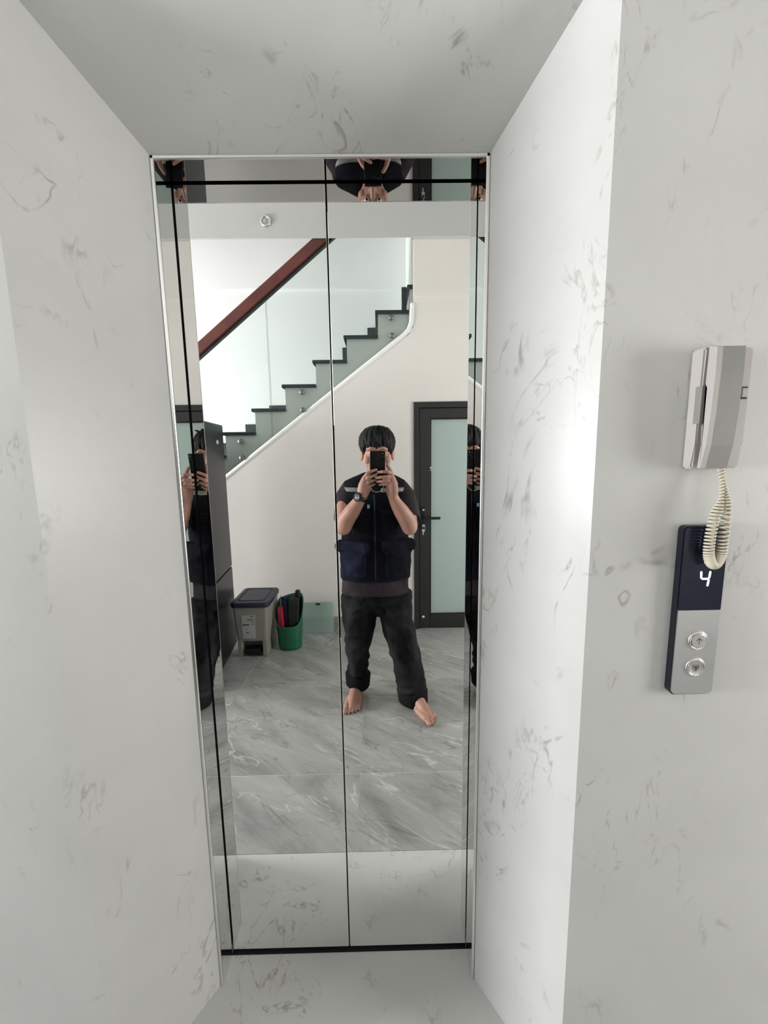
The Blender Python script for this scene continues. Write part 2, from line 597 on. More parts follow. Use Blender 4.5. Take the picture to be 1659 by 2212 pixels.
# plaster roll along the stair edge
bm = BM()
tube(bm, [(-2.9, BW - 0.012, 0.062), (0.205, BW - 0.012, 2.380), (0.245, BW - 0.012, 2.418), (0.266, BW - 0.012, 2.47), (0.274, BW - 0.012, 2.60)], 0.021, 10)
struct(done('trim_5', bm, 'white', smooth=True), 'rounded white plaster edge running under the stair steps', 'trim')

# side walls; left one with the tall window that lights the hall
WY0, WY1, WZ0, WZ1 = -0.50, 0.66, 0.84, 1.98
bm = BM()
box(bm, (XR, BW - 1.0, 0), (XR + 0.12, WY0, 5.6))
box(bm, (XR, WY1, 0), (XR + 0.12, FW + 0.05, CZ + 0.2))
box(bm, (XR, WY0, 0), (XR + 0.12, WY1, WZ0))
box(bm, (XR, WY0, WZ1), (XR + 0.12, WY1, CZ + 0.2))
struct(done('wall_right', bm, 'wall'), 'cream end wall beyond the black door', 'wall')
bm = BM()
box(bm, (XL - 0.12, BW - 0.1, 0), (XL, WY0, CZ + 0.2))
box(bm, (XL - 0.12, WY1, 0), (XL, FW + 0.05, CZ + 0.2))
box(bm, (XL - 0.12, WY0, 0), (XL, WY1, WZ0))
box(bm, (XL - 0.12, WY0, WZ1), (XL, WY1, CZ + 0.2))
struct(done('wall_left', bm, 'wall'), 'cream side wall round the tall hall window', 'wall')


def window(name, y0, y1, z0, z1, label, mull, XL=XL):
    o = sroot(name, label, 'window')
    bm = BM()
    for a, b in (((XL - 0.08, y0, z0), (XL - 0.03, y0 + 0.05, z1)), ((XL - 0.08, y1 - 0.05, z0), (XL - 0.03, y1, z1)),
                 ((XL - 0.08, y0, z0), (XL - 0.03, y1, z0 + 0.05)), ((XL - 0.08, y0, z1 - 0.05), (XL - 0.03, y1, z1))):
        box(bm, a, b, 0.003, 1)
    for k in range(1, mull):
        yy = y0 + (y1 - y0) * k / mull
        box(bm, (XL - 0.075, yy - 0.02, z0), (XL - 0.035, yy + 0.02, z1), 0.003, 1)
    done('window_frame', bm, 'black_alu', o)
    for k in range(mull):
        a, b = y0 + (y1 - y0) * k / mull + 0.02, y0 + (y1 - y0) * (k + 1) / mull - 0.02
        obox('pane', (XL - 0.058, a, z0 + 0.03), (XL - 0.052, b, z1 - 0.03), 'winglass', o)
    return o


window('window_1', WY0, WY1, WZ0, WZ1, 'two-light window at the far hall end', 2)
window('added_window', WY0, WY1, WZ0, WZ1, 'added unseen window at the hall end beyond the black door', 2, XR + 0.11)  # unseen window, added to carry the right-hand light
bm = BM()
box(bm, (XL - 0.12, BW - 1.0, 0), (XL, BW - 0.1, 1.95))
box(bm, (XL - 0.12, BW - 1.0, 3.60), (XL, BW + 0.034, 5.6))
box(bm, (XL - 0.12, BW - 1.0, 1.95), (XL, BW - 0.92, 3.60))
box(bm, (XL - 0.12, BW - 0.12, CZ + 0.2), (XL, BW + 0.034, 3.60))
struct(done('wall_stairwell_left', bm, 'white'))
window('window_2', BW - 0.92, BW - 0.12, 1.95, 3.60, 'stairwell window above the lower steps', 2)

# grey marble skirting along the back wall
bb = sroot('baseboard_back', 'grey marble skirting along the cream back wall', 'baseboard')
for a, b in ((-2.80, -2.01), (-2.007, -1.21), (-1.207, -0.41), (-0.407, 0.278)):
    obox('skirting_tile', (a, BW, 0), (b, BW + 0.011, 0.122), 'tile', bb, 0.001, 1)
struct(obox('baseboard_back_right', (DXB + 0.002, BW, 0), (XR, BW + 0.011, 0.122), 'tile', bevel=0.001, seg=1))
bb2 = struct(obox('baseboard_right', (XR - 0.011, BW + 0.011, 0), (XR, FW, 0.122), 'tile', bevel=0.001, seg=1))
struct(obox('baseboard_left', (XL, BW + 0.011, 0), (XL + 0.011, FW, 0.122), 'tile', bevel=0.001, seg=1))

# black door with frosted glass
d2 = sroot('door_2', 'black aluminium door with a frosted green glass pane', 'door')
bm = BM()
fx, fz = 0.042, 0.045
box(bm, (DXA, BW - 0.09, 0), (DXA + fx, BW + 0.012, DZT), 0.003, 1)
box(bm, (DXB - fx, BW - 0.09, 0), (DXB, BW + 0.012, DZT), 0.003, 1)
box(bm, (DXA + fx, BW - 0.09, DZT - fz), (DXB - fx, BW + 0.012, DZT), 0.003, 1)
done('door_frame', bm, 'black_alu', d2)
bm = BM()
GA, GB, G0, G1 = 0.412, 0.952, 0.122, 1.752
box(bm, (DXA + fx + 0.003, BW - 0.05, 0.008), (GA, BW + 0.002, DZT - fz - 0.003), 0.003, 1)
box(bm, (GB, BW - 0.05, 0.008), (DXB - fx - 0.003, BW + 0.002, DZT - fz - 0.003), 0.003, 1)
box(bm, (GA, BW - 0.05, 0.008), (GB, BW + 0.002, G0), 0.003, 1)
box(bm, (GA, BW - 0.05, G1), (GB, BW + 0.002, DZT - fz - 0.003), 0.003, 1)
leaf = done('door_leaf', bm, 'black_alu', d2)
bm = BM()
for a, b in (((GA, G0), (GA + 0.01, G1)), ((GB - 0.01, G0), (GB, G1)), ((GA, G0), (GB, G0 + 0.01)), ((GA, G1 - 0.01), (GB, G1))):
    box(bm, (a[0], BW - 0.02, a[1]), (b[0], BW - 0.002, b[1]), 0.002, 1)
done('glazing_bead', bm, 'black_gloss', leaf)
obox('glass_pane', (GA, BW - 0.034, G0), (GB, BW - 0.026, G1), 'frost', d2)
hp = obox('lock_plate', (0.338, BW + 0.002, 0.865), (0.374, BW + 0.010, 1.045), 'black_gloss', d2, 0.004)
bm = BM()
tube(bm, [(0.356, BW + 0.008, 0.958), (0.356, BW + 0.050, 0.958)], 0.010, 12, 'flat')
box(bm, (0.346, BW + 0.042, 0.947), (0.490, BW + 0.058, 0.969), 0.004)
done('lever_handle', bm, 'black_gloss', hp)
bm = BM()
lathe(bm, [(0.009, 0), (0.009, 0.006), (0.004, 0.009)], Matrix.Translation((0.356, BW + 0.009, 1.020)) @ Matrix.Rotation(-PI / 2, 4, 'X'), 14)
lathe(bm, [(0.011, 0), (0.011, 0.008), (0.005, 0.010)], Matrix.Translation((0.356, BW + 0.009, 0.892)) @ Matrix.Rotation(-PI / 2, 4, 'X'), 14)
done('lock_cylinder', bm, 'chrome', hp, True)
bm = BM()
lathe(bm, [(0.014, 0), (0.014, 0.016), (0.010, 0.024), (0.004, 0.026)], Matrix.Translation((0.353, BW + 0.002, 0.112)) @ Matrix.Rotation(-PI / 2, 4, 'X'), 16)
done('floor_bolt_knob', bm, 'chrome', d2, True)
bm = BM()
lathe(bm, [(0.008, 0), (0.008, 0.012), (0.004, 0.014)], Matrix.Translation((0.416, BW - 0.010, 1.362)) @ Matrix.Rotation(-PI / 2, 4, 'X'), 12)
lathe(bm, [(0.006, 0), (0.006, 0.010), (0.003, 0.012)], Matrix.Translation((0.416, BW - 0.010, 1.342)) @ Matrix.Rotation(-PI / 2, 4, 'X'), 12)
done('glass_clip', bm, 'chrome', d2, True)

# keys hanging in that lock
ky = thing('key_bunch', 'small steel keys hanging from the black door lock', 'keys', (0.356, BW + 0.024, 0.892))
bm = BM()
box(bm, (-0.0012, -0.008, -0.009), (0.0012, 0.012, 0.009), 0.0005, 1)
lathe(bm, [(0.011, -0.001), (0.011, 0.001)], Matrix.Translation((0, 0.012, 0)) @ Matrix.Rotation(PI / 2, 4, 'Y'), 16)
done('key', bm, 'chrome', ky)
bm = BM()
tube(bm, [(0.012 * math.cos(a), 0.014, -0.016 + 0.012 * math.sin(a)) for a in (2 * PI * i / 16 for i in range(16))], 0.0013, 6, closed=True)
done('key_ring', bm, 'chrome', ky, True)
bm = BM()
lathe(bm, [(0.012, -0.001), (0.012, 0.001)], Matrix.Translation((-0.002, 0.016, -0.036)) @ Matrix.Rotation(PI / 2, 4, 'X'), 16)
box(bm, (-0.008, 0.015, -0.072), (0.000, 0.017, -0.044), 0.0005, 1)
done('key', bm, 'chrome', ky)

# round fitting on the bulkhead
dl = thing('round_fitting', 'small round chrome fitting on the bulkhead above the handrail', 'fitting', (-0.795, BW + 0.05, 3.165))
dl.rotation_euler = (-PI / 2, 0, 0)
bm = BM()
prof = [(0.024, 0.001), (0.026, 0.012), (0.034, 0.014), (0.040, 0.008), (0.042, 0.001)]
n = 32
rings = [[bm.verts.new((r * math.cos(2 * PI * k / n), r * math.sin(2 * PI * k / n), h)) for k in range(n)] for r, h in prof]
for i in range(len(rings)):
    a, b = rings[i], rings[(i + 1) % len(rings)]
    for k in range(n):
        bm.faces.new((a[k], a[(k + 1) % n], b[(k + 1) % n], b[k]))
done('bezel', bm, 'chrome', dl, True)
bm = BM()
lathe(bm, [(0.024, 0.0005), (0.024, 0.006), (0.022, 0.007)], Matrix.Identity(4), 24)
done('backplate', bm, 'steel', dl)
bm = BM()
box(bm, (-0.012, -0.012, 0.006), (0.012, 0.012, 0.013), 0.003, 2)
done('sensor_block', bm, 'ivory', dl)

# ================================================================ STAIRCASE
st = thing('staircase', 'white staircase with dark granite treads rising behind the back wall', 'staircase', (0, 0, 0))
RUN, RISE = 0.2475, 0.1805
SY0, SY1 = BW - 0.9 + 0.001, BW - 0.085
for k in range(-9, 6):
    x0, zt = -1.0 + RUN * k, 1.848 + RISE * k
    x1 = x0 + RUN
    if k == 5:
        x1 = 0.279
    if k == 4:
        x1 = 0.279
    # white body of the step
    obox('step_block', (x0 + 0.022, SY0, max(0.0, zt - 0.9)), (x1 + (0.022 if k < 4 else 0), SY1 + 0.045, zt - 0.026), 'white', st)
    tr_ = obox('tread', (x0, SY0, zt - 0.026), (x1 + 0.02 if k < 4 else x1, SY1 + 0.070, zt), 'granite', st, 0.004)
    # stepped granite skirting on the far wall
    bm = BM()
    sk = 0.12
    if k < 5:
        pts = [(x0 - 0.08, zt - RISE), (x0, zt - RISE), (x0, zt), (x0 + RUN - 0.08, zt), (x0 + RUN - 0.08, zt + sk), (x0 - 0.08, zt + sk)]
        if k == 4:
            pts = [(min(a, 0.278), b) for a, b in pts]
        prism(bm, [(a, SY0 + 0.001, b) for a, b in pts], (0, 0.018, 0))
        done('skirting', bm, 'granite', st)
bm = BM()
box(bm, (0.198, SY1 - 0.02, 2.572), (0.236, SY1 + 0.02, 2.752), 0.002, 1)
done('riser', bm, 'granite', st)

# glass balustrade with timber handrail
bl = thing('balustrade', 'green-tinted glass stair balustrade with a red-brown timber handrail', 'balustrade', (0, 0, 0))
GYc = BW - 0.005


def rail_z(x):
    return 2.305 + (x + 1.348) * 0.800


def low_z(x):
    return 1.43 + (x + 1.09) * 0.7293


for a, b in ((-2.62, -1.70), (-1.69, -0.842), (-0.834, 0.252)):
    bm = BM()
    top_b = rail_z(b)
    pts = [(a, 0, low_z(a) - 0.02), (b, 0, low_z(b) - 0.02), (b, 0, top_b), (a, 0, rail_z(a))]
    prism(bm, [(x, GYc - 0.005, z) for x, _, z in pts], (0, 0.010, 0))
    g = done('glass_panel', bm, 'glass', bl)
    g.data.materials.append(M['glass_edge'])
    for p in g.data.polygons:
        if abs(p.normal.y) < 0.5:
            p.material_index = 1
for x, z in ((0.112, 2.509), (0.117, 2.379), (-0.593, 1.966), (-0.591, 1.829), (-1.093, 1.594), (-1.090, 1.464), (-1.84, 1.06), (-1.84, 0.93)):
    bm = BM()
    lathe(bm, [(0.012, -0.05), (0.012, -0.008), (0.020, -0.006), (0.020, 0.012), (0.017, 0.018), (0.006, 0.019)],
          Matrix.Translation((x, GYc + 0.004, z)) @ Matrix.Rotation(-PI / 2, 4, 'X'), 18)
    done('standoff', bm, 'standoff', bl, True)
bm = BM()
xa, xb = -2.7, 0.25
d = V((xb - xa, 0, rail_z(xb) - rail_z(xa))).normalized()
n2 = V((-d.z, 0, d.x))
p0, p1 = V((xa, GYc, rail_z(xa))), V((xb, GYc, rail_z(xb)))
sec = [(-0.031, -0.038), (0.031, -0.038), (0.033, -0.034), (0.033, 0.028), (0.026, 0.038), (-0.026, 0.038), (-0.033, 0.028), (-0.033, -0.034)]
prism(bm, [p0 + V((0, s[0], 0)) + n2 * s[1] for s in sec], p1 - p0)
done('handrail', bm, 'wood', bl)
bm = BM()
prism(bm, [p0 + V((0, s[0], 0)) + n2 * s[1] for s in ((-0.016, -0.054), (0.016, -0.054), (0.016, -0.037), (-0.016, -0.037))], p1 - p0)
done('rail_channel', bm, 'black_alu', bl)

# ================================================================ THINGS BY THE BACK WALL
# fridge
fg = thing('refrigerator', 'tall dark grey refrigerator beside the stair wall', 'refrigerator', (-1.45, -0.60, 0))
fg.rotation_euler = (0, 0, math.radians(-6))
obox('cabinet', (-0.34, -0.31, 0.03), (0.30, 0.31, 1.695), 'fridge', fg, 0.008)
obox('upper_door', (0.304, -0.31, 0.66), (0.362, 0.31, 1.70), 'fridge', fg, 0.006)
obox('lower_door', (0.304, -0.31, 0.05), (0.362, 0.31, 0.652), 'fridge', fg, 0.006)
bm = BM()
for k, (dy, hh) in enumerate(((-0.168, 0.014), (-0.150, 0.020), (-0.130, 0.012))):
    box(bm, (0.361, dy - 0.0035, 1.575 - hh * 0.8), (0.3632, dy + 0.0035, 1.575 + hh * 0.8), 0.0006, 1)
done('emblem', bm, 'steel', fg)
for sx in (-0.28, 0.26):
    for sy in (-0.26, 0.26):
        bm = BM()
        lathe(bm, [(0.02, 0), (0.02, 0.035)], Matrix.Translation((sx, sy, 0)), 12)
        done('foot', bm, 'black_gloss', fg)

# pedal bin
pb = thing('pedal_bin', 'grey-beige pedal bin with a navy lid and white sticker', 'bin', (-0.957, -0.945, 0))
W0, W1, D0, D1, HB = 0.106, 0.128, 0.145, 0.165, 0.385


def bin_at(z, s=1.0):
    t = z / HB
    return (W0 + (W1 - W0) * t) * s, (D0 + (D1 - D0) * t) * s


def rrect(a, b, r, n=5):
    out = []
    for cx, cy, q in ((a - r, b - r, 0), (-(a - r), b - r, 1), (-(a - r), -(b - r), 2), (a - r, -(b - r), 3)):
        for i in range(n):
            an = (q + i / (n - 1)) * PI / 2
            out.append((cx + r * math.cos(an), cy + r * math.sin(an)))
    return out


def rbody(bm, levels, n=5):
    rs = [[bm.verts.new((x, y + oy, z)) for x, y in rrect(a, b, r, n)] for a, b, r, z, oy in levels]
    m = len(rs[0])
    for i in range(len(rs) - 1):
        for k in range(m):
            bm.faces.new((rs[i][k], rs[i][(k + 1) % m], rs[i + 1][(k + 1) % m], rs[i + 1][k]))
    bm.faces.new(rs[0][::-1])
    bm.faces.new(rs[-1])


bm = BM()
lv = []
for z in (0.125, 0.25, HB):
    a, b = bin_at(z)
    lv.append((a, b, 0.022, z, 0))
lv += [(W1 + 0.006, D1 + 0.006, 0.026, HB, 0), (W1 + 0.006, D1 + 0.006, 0.026, HB - 0.012 + 0.018, 0)]
rbody(bm, lv)
# legs of the foot recess and the rear part of the base
a, b = bin_at(0.06)
for sx in (-1, 1):
    box(bm, (sx * a - 0.018 * (1 + sx) - 0.0, 0.02, 0.0), (sx * a + 0.018 * (1 - sx) + 0.0, b + 0.002, 0.13), 0.006)
box(bm, (-a, -b, 0), (a, 0.05, 0.13), 0.006)
done('bin_body', bm, 'bin', pb)
bm = BM()
box(bm, (-0.058, 0.085, 0.018), (0.058, 0.155, 0.064), 0.008)
done('pedal', bm, 'black_gloss', pb)
bm = BM()
rbody(bm, [(W1 + 0.010, D1 + 0.010, 0.03, HB + 0.004, 0), (W1 + 0.012, D1 + 0.012, 0.03, HB + 0.028, 0), (W1 + 0.006, D1 + 0.006, 0.032, HB + 0.040, 0),
           (W1 - 0.022, D1 - 0.022, 0.03, HB + 0.043, 0), (W1 - 0.026, D1 - 0.026, 0.03, HB + 0.036, 0), (W1 - 0.04, D1 - 0.04, 0.03, HB + 0.044, 0)])
done('lid', bm, 'lid', pb)
# sticker follows the sloping front
sl = (D1 - D0) / HB


def front_pt(x, z, o=0.0012):
    return V((x, D0 + sl * z + o, z))


bm = BM()
prism(bm, [front_pt(x, z) for x, z in ((-0.066, 0.146), (0.030, 0.146), (0.036, 0.328), (-0.064, 0.328))], (0, 0.0008, 0))
stk = done('sticker', bm, 'paper', pb)
for x0_, x1_, z0_, z1_ in ((-0.060, -0.012, 0.249, 0.258), (-0.034, -0.020, 0.188, 0.196), (0.000, 0.024, 0.314, 0.319), (-0.026, 0.026, 0.293, 0.297), (-0.018, 0.026, 0.284, 0.287),
                           (0.004, 0.026, 0.272, 0.275), (0.006, 0.026, 0.256, 0.260), (-0.036, -0.031, 0.220, 0.228)):
    bm = BM()
    prism(bm, [front_pt(x, z, 0.0021) for x, z in ((x0_, z0_), (x1_, z0_), (x1_, z1_), (x0_, z1_))], (0, 0.0004, 0))
    done('printed_mark', bm, 'ink', stk)

# scooped green basket
gb = thing('basket', 'green ribbed plastic basket with a scooped front', 'basket', (-0.713, -0.955, 0))
bm = BM()
NS, NZ = 64, 14


def rim_z(q):
    f = (math.sin(q) + 1) / 2       # 1 at the front (+y)
    t = max(0.0, min(1.0, (f - 0.12) / 0.80))
    t = t * t * (3 - 2 * t)
    side = 0.05 * math.cos(q)
    return 0.385 - 0.195 * t + side * (1 - t) * 0.5


def bk(q, t, inner):
    z = (0.006 if inner else 0.0) + (rim_z(q) - (0.006 if inner else 0.0)) * t
    r = 0.082 + 0.062 * z - (0.004 if inner else 0.0)
    rib = 0.0012 * (1 if int(q / (2 * PI) * NS + 0.5) % 2 else 0) if (not inner and 0.06 < t < 0.93) else 0
    return V(((r + rib) * math.cos(q) * 1.06, (r + rib) * math.sin(q) * 1.0, z))


outer = [[bm.verts.new(bk(2 * PI * k / NS, j / NZ, False)) for k in range(NS)] for j in range(NZ + 1)]
inner = [[bm.verts.new(bk(2 * PI * k / NS, j / NZ, True)) for k in range(NS)] for j in range(NZ + 1)]
for k in range(NS):
    k2 = (k + 1) % NS
    for j in range(NZ):
        bm.faces.new((outer[j][k], outer[j][k2], outer[j + 1][k2], outer[j + 1][k]))
        bm.faces.new((inner[j][k2], inner[j][k], inner[j + 1][k], inner[j + 1][k2]))
    bm.faces.new((outer[NZ][k], outer[NZ][k2], inner[NZ][k2], inner[NZ][k]))
bm.faces.new(outer[0][::-1])
bm.faces.new(inner[0])
done('basket_body', bm, 'green', gb, True)
bm = BM()
tube(bm, [bk(2 * PI * k / NS, 1.0, False) * 1.0 for k in range(NS)], 0.0045, 8, closed=True)
done('rim', bm, 'green', gb, True)

# what stands in the basket


def pouch(name, mat, c, size, rot, label, cat, amp=0.008):
    bm = BM()
    box(bm, (-size[0], -size[1], 0), (size[0], size[1], size[2]))
    bmesh.ops.subdivide_edges(bm, edges=bm.edges, cuts=7, use_grid_fill=True)
    for v in bm.verts:
        t = v.co.z / size[2]
        v.co.x *= 1 - 0.25 * abs(t - 0.45)
        v.co.y *= 0.55 + 0.75 * math.sin(PI * min(1, max(0.05, 0.9 - 0.7 * t)))
        v.co += V((noise.noise(v.co * 30 + V((c[0] * 90, 0, 0))), noise.noise(v.co * 30 + V((9, 0, 0))), noise.noise(v.co * 25 + V((0, 7, 0))))) * amp
    o = done(name, bm, mat, None, True)
    o.location = c
    o.rotation_euler = rot
    return tag(o, label, cat)


pouch('red_pouch', 'red', (-0.757, -0.930, 0.012), (0.022, 0.024, 0.315), (0.05, -0.06, 0.3), 'red cloth pouch stuffed in the green basket', 'pouch')
pouch('black_bag', 'black_bag', (-0.684, -0.960, 0.012), (0.042, 0.044, 0.378), (0.03, 0.04, -0.1), 'black bag filling most of the green basket', 'bag')
pouch('black_umbrella_sleeve', 'black_bag', (-0.650, -0.990, 0.012), (0.016, 0.016, 0.425), (0.02, 0.0, 0.2), 'narrow black sleeve standing tallest in the green basket', 'sleeve', 0.003)
nf = thing('navy_folder', 'navy folder with a white edge in the green basket', 'folder', (-0.733, -0.936, 0.014))
nf.rotation_euler = (0.04, -0.07, 0.45)
obox('cover', (-0.026, -0.005, 0), (0.026, 0.005, 0.385), 'navy_bag', nf, 0.002)
obox('piping', (-0.031, -0.006, 0), (-0.0262, 0.007, 0.396), 'paper', nf, 0.002)

# glass sheet leaning on the skirting
gs = thing('glass_sheet', 'small green glass sheet leaning on the wall skirting', 'glass sheet', (-0.528, BW + 0.052, 0.001))
gs.rotation_euler = (math.radians(6), 0, 0)
obox('sheet', (-0.127, -0.004, 0), (0.127, 0.004, 0.262), 'sheet', gs, 0.001, 1)
obox('black_tag', (-0.018, 0.0045, 0.238), (0.020, 0.006, 0.254), 'black_gloss', gs)

# ================================================================ WALL PHONE, CORD, CALL PANEL (on the right quartz wall)
ip = thing('intercom_phone', 'beige wall intercom handset above the lift call panel', 'intercom', (0.587, FW, 1.55))


def extr(bm, prof, x0, x1):
    """profile in (depth from the wall, z) extruded along x"""
    prism(bm, [(x0, -d_, z) for d_, z in prof], (x1 - x0, 0, 0))


bm = BM()
extr(bm, [(0, -0.101), (0.022, -0.101), (0.026, -0.06), (0.030, 0.10), (0, 0.101)], -0.042, 0.0415)
bmesh.ops.bevel(bm, geom=bm.edges[:], offset=0.003, segments=2, affect='EDGES')
base = done('base_unit', bm, 'ivory', ip)
# handset: deeper at the top, bent in at the bottom, with a rounded ear piece
bm = BM()
hs = [(0.031, -0.099), (0.038, -0.100), (0.046, -0.062), (0.050, -0.01), (0.052, 0.06), (0.051, 0.096), (0.034, 0.101), (0.033, 0.042), (0.038, 0.034), (0.038, -0.02), (0.033, -0.028), (0.035, -0.060)]
extr(bm, hs, -0.0385, 0.0065)
bmesh.ops.triangulate(bm, faces=[f for f in bm.faces if len(f.verts) > 6])
hb = done('handset', bm, 'ivory', ip)
bv = hb.modifiers.new('b', 'BEVEL')
bv.width = 0.003
bv.segments = 2
bv.limit_method = 'ANGLE'
bv.angle_limit = math.radians(40)
bm = BM()
face = [(0.0385, -0.100), (0.0465, -0.062), (0.0505, -0.01), (0.0525, 0.06), (0.0515, 0.097)]
back = [(d_ - 0.006, z) for d_, z in face][::-1]
extr(bm, face + back, -0.028, 0.0075)
fc = done('handset_face', bm, 'grey_plastic', hb)
bm = BM()
extr(bm, [(0.018, 0.038), (0.0325, 0.038), (0.0325, -0.024), (0.018, -0.024)], -0.0425, -0.030)
done('finger_recess', bm, 'grey_plastic', base)
bm = BM()
box(bm, (0.024, -0.0305, 0.016), (0.037, -0.0275, 0.036), 0.0006, 1)
done('button_surround', bm, 'panel_side', base)
bm = BM()
box(bm, (0.0255, -0.033, 0.0185), (0.0355, -0.028, 0.0335), 0.001)
done('door_button', bm, 'ivory', base)

# coiled cord hanging in a loop
cx, cyw = 0.590, FW - 0.034
path = []
for i in range(6):
    t = i / 5
    path.append(V((0.600 - 0.002 * t, FW - 0.020 - 0.006 * t, 1.452 - 0.05 * t)))
ctrl = [V((0.600, FW - 0.022, 1.452)), V((0.600, FW - 0.027, 1.430)), V((0.604, FW - 0.031, 1.405)), V((0.605, FW - 0.034, 1.375)), V((0.605, FW - 0.034, 1.330)),
        V((0.604, FW - 0.034, 1.298)), V((0.599, FW - 0.034, 1.283)), V((0.593, FW - 0.034, 1.279)), V((0.587, FW - 0.034, 1.284)), V((0.582, FW - 0.034, 1.300)),
        V((0.582, FW - 0.034, 1.330)), V((0.586, FW - 0.034, 1.365)), V((0.594, FW - 0.034, 1.395)), V((0.596, FW - 0.030, 1.425)), V((0.594, FW - 0.024, 1.452))]


def crom(p, t):
    n_ = len(p) - 1
    s_ = min(int(t * n_), n_ - 1)
    u_ = t * n_ - s_
    a, b, c, d_ = p[max(s_ - 1, 0)], p[s_], p[s_ + 1], p[min(s_ + 2, n_)]
    return 0.5 * ((2 * b) + (c - a) * u_ + (2 * a - 5 * b + 4 * c - d_) * u_ ** 2 + (3 * b - a - 3 * c + d_) * u_ ** 3)


NP, TURNS = 1500, 76
cen = [crom(ctrl, i / (NP - 1)) for i in range(NP)]
pts = []
for i in range(NP):
    t = i / (NP - 1)
    tn = (cen[min(i + 1, NP - 1)] - cen[max(i - 1, 0)]).normalized()
    u_ = (V((0, 1, 0)) - tn * tn.y).normalized()
    v_ = tn.cross(u_)
    edge = min(t, 1 - t)
    rr = 0.0022 + 0.0046 * max(0, min(1, (edge - 0.13) / 0.06))
    an = TURNS * 2 * PI * t
    pts.append(cen[i] + (u_ * math.cos(an) + v_ * math.sin(an)) * rr)
bm = BM()
tube(bm, pts, 0.0021, 6)
done('coiled_cord', bm, 'cord', ip, True).matrix_parent_inverse = Matrix.Translation(-ip.location)

# call panel
cp = thing('call_panel', 'slim lift call panel with black display and silver buttons', 'call panel', (0.5895, FW, 1.182))
PW, PZ0, PZ1, PT = 0.0405, -0.164, 0.164, 0.016


def rr_plate(bm, x0, x1, z0, z1, y0, y1, r, corners=(1, 1, 1, 1), n=6):
    out = []
    for i, (cx_, cz_, q) in enumerate(((x1, z1, 0), (x0, z1, 1), (x0, z0, 2), (x1, z0, 3))):
        if not corners[i]:
            out.append((cx_, cz_))
            continue
        ox = cx_ - r if q in (0, 3) else cx_ + r
        oz = cz_ - r if q in (0, 1) else cz_ + r
        for k in range(n):
            a = (q + k / (n - 1)) * PI / 2
            out.append((ox + r * math.cos(a), oz + r * math.sin(a)))
    prism(bm, [(x, y0, z) for x, z in out], (0, y1 - y0, 0))


bm = BM()
rr_plate(bm, -PW, PW, PZ0, PZ1, 0, -PT + 0.002, 0.010)
done('case', bm, 'panel_side', cp)
bm = BM()
rr_plate(bm, -PW + 0.0012, PW - 0.0005, 0.006, PZ1 - 0.0012, -PT + 0.002, -PT - 0.0005, 0.009, (1, 1, 0, 0))
disp_ = done('display_glass', bm, 'panel_black', cp)
bm = BM()
rr_plate(bm, -PW + 0.002, PW - 0.0005, PZ0 + 0.002, 0.005, -PT + 0.002, -PT - 0.0003, 0.009, (0, 0, 1, 1))
done('face_plate', bm, 'silver', cp)
# lit floor number: seven-segment style slanted 4
bm = BM()


def seg(x0, z0, x1, z1, wdt=0.0032):
    a, b = V((x0, 0, z0)), V((x1, 0, z1))
    dd = (b - a).normalized()
    nn = V((-dd.z, 0, dd.x)) * wdt / 2
    e = dd * wdt * 0.5
    pp = [a - e * 0.0, a + nn + e, b + nn - e, b, b - nn - e, a - nn + e]
    prism(bm, [V((p.x, -PT - 0.0006, p.z)) for p in pp], (0, -0.0006, 0))


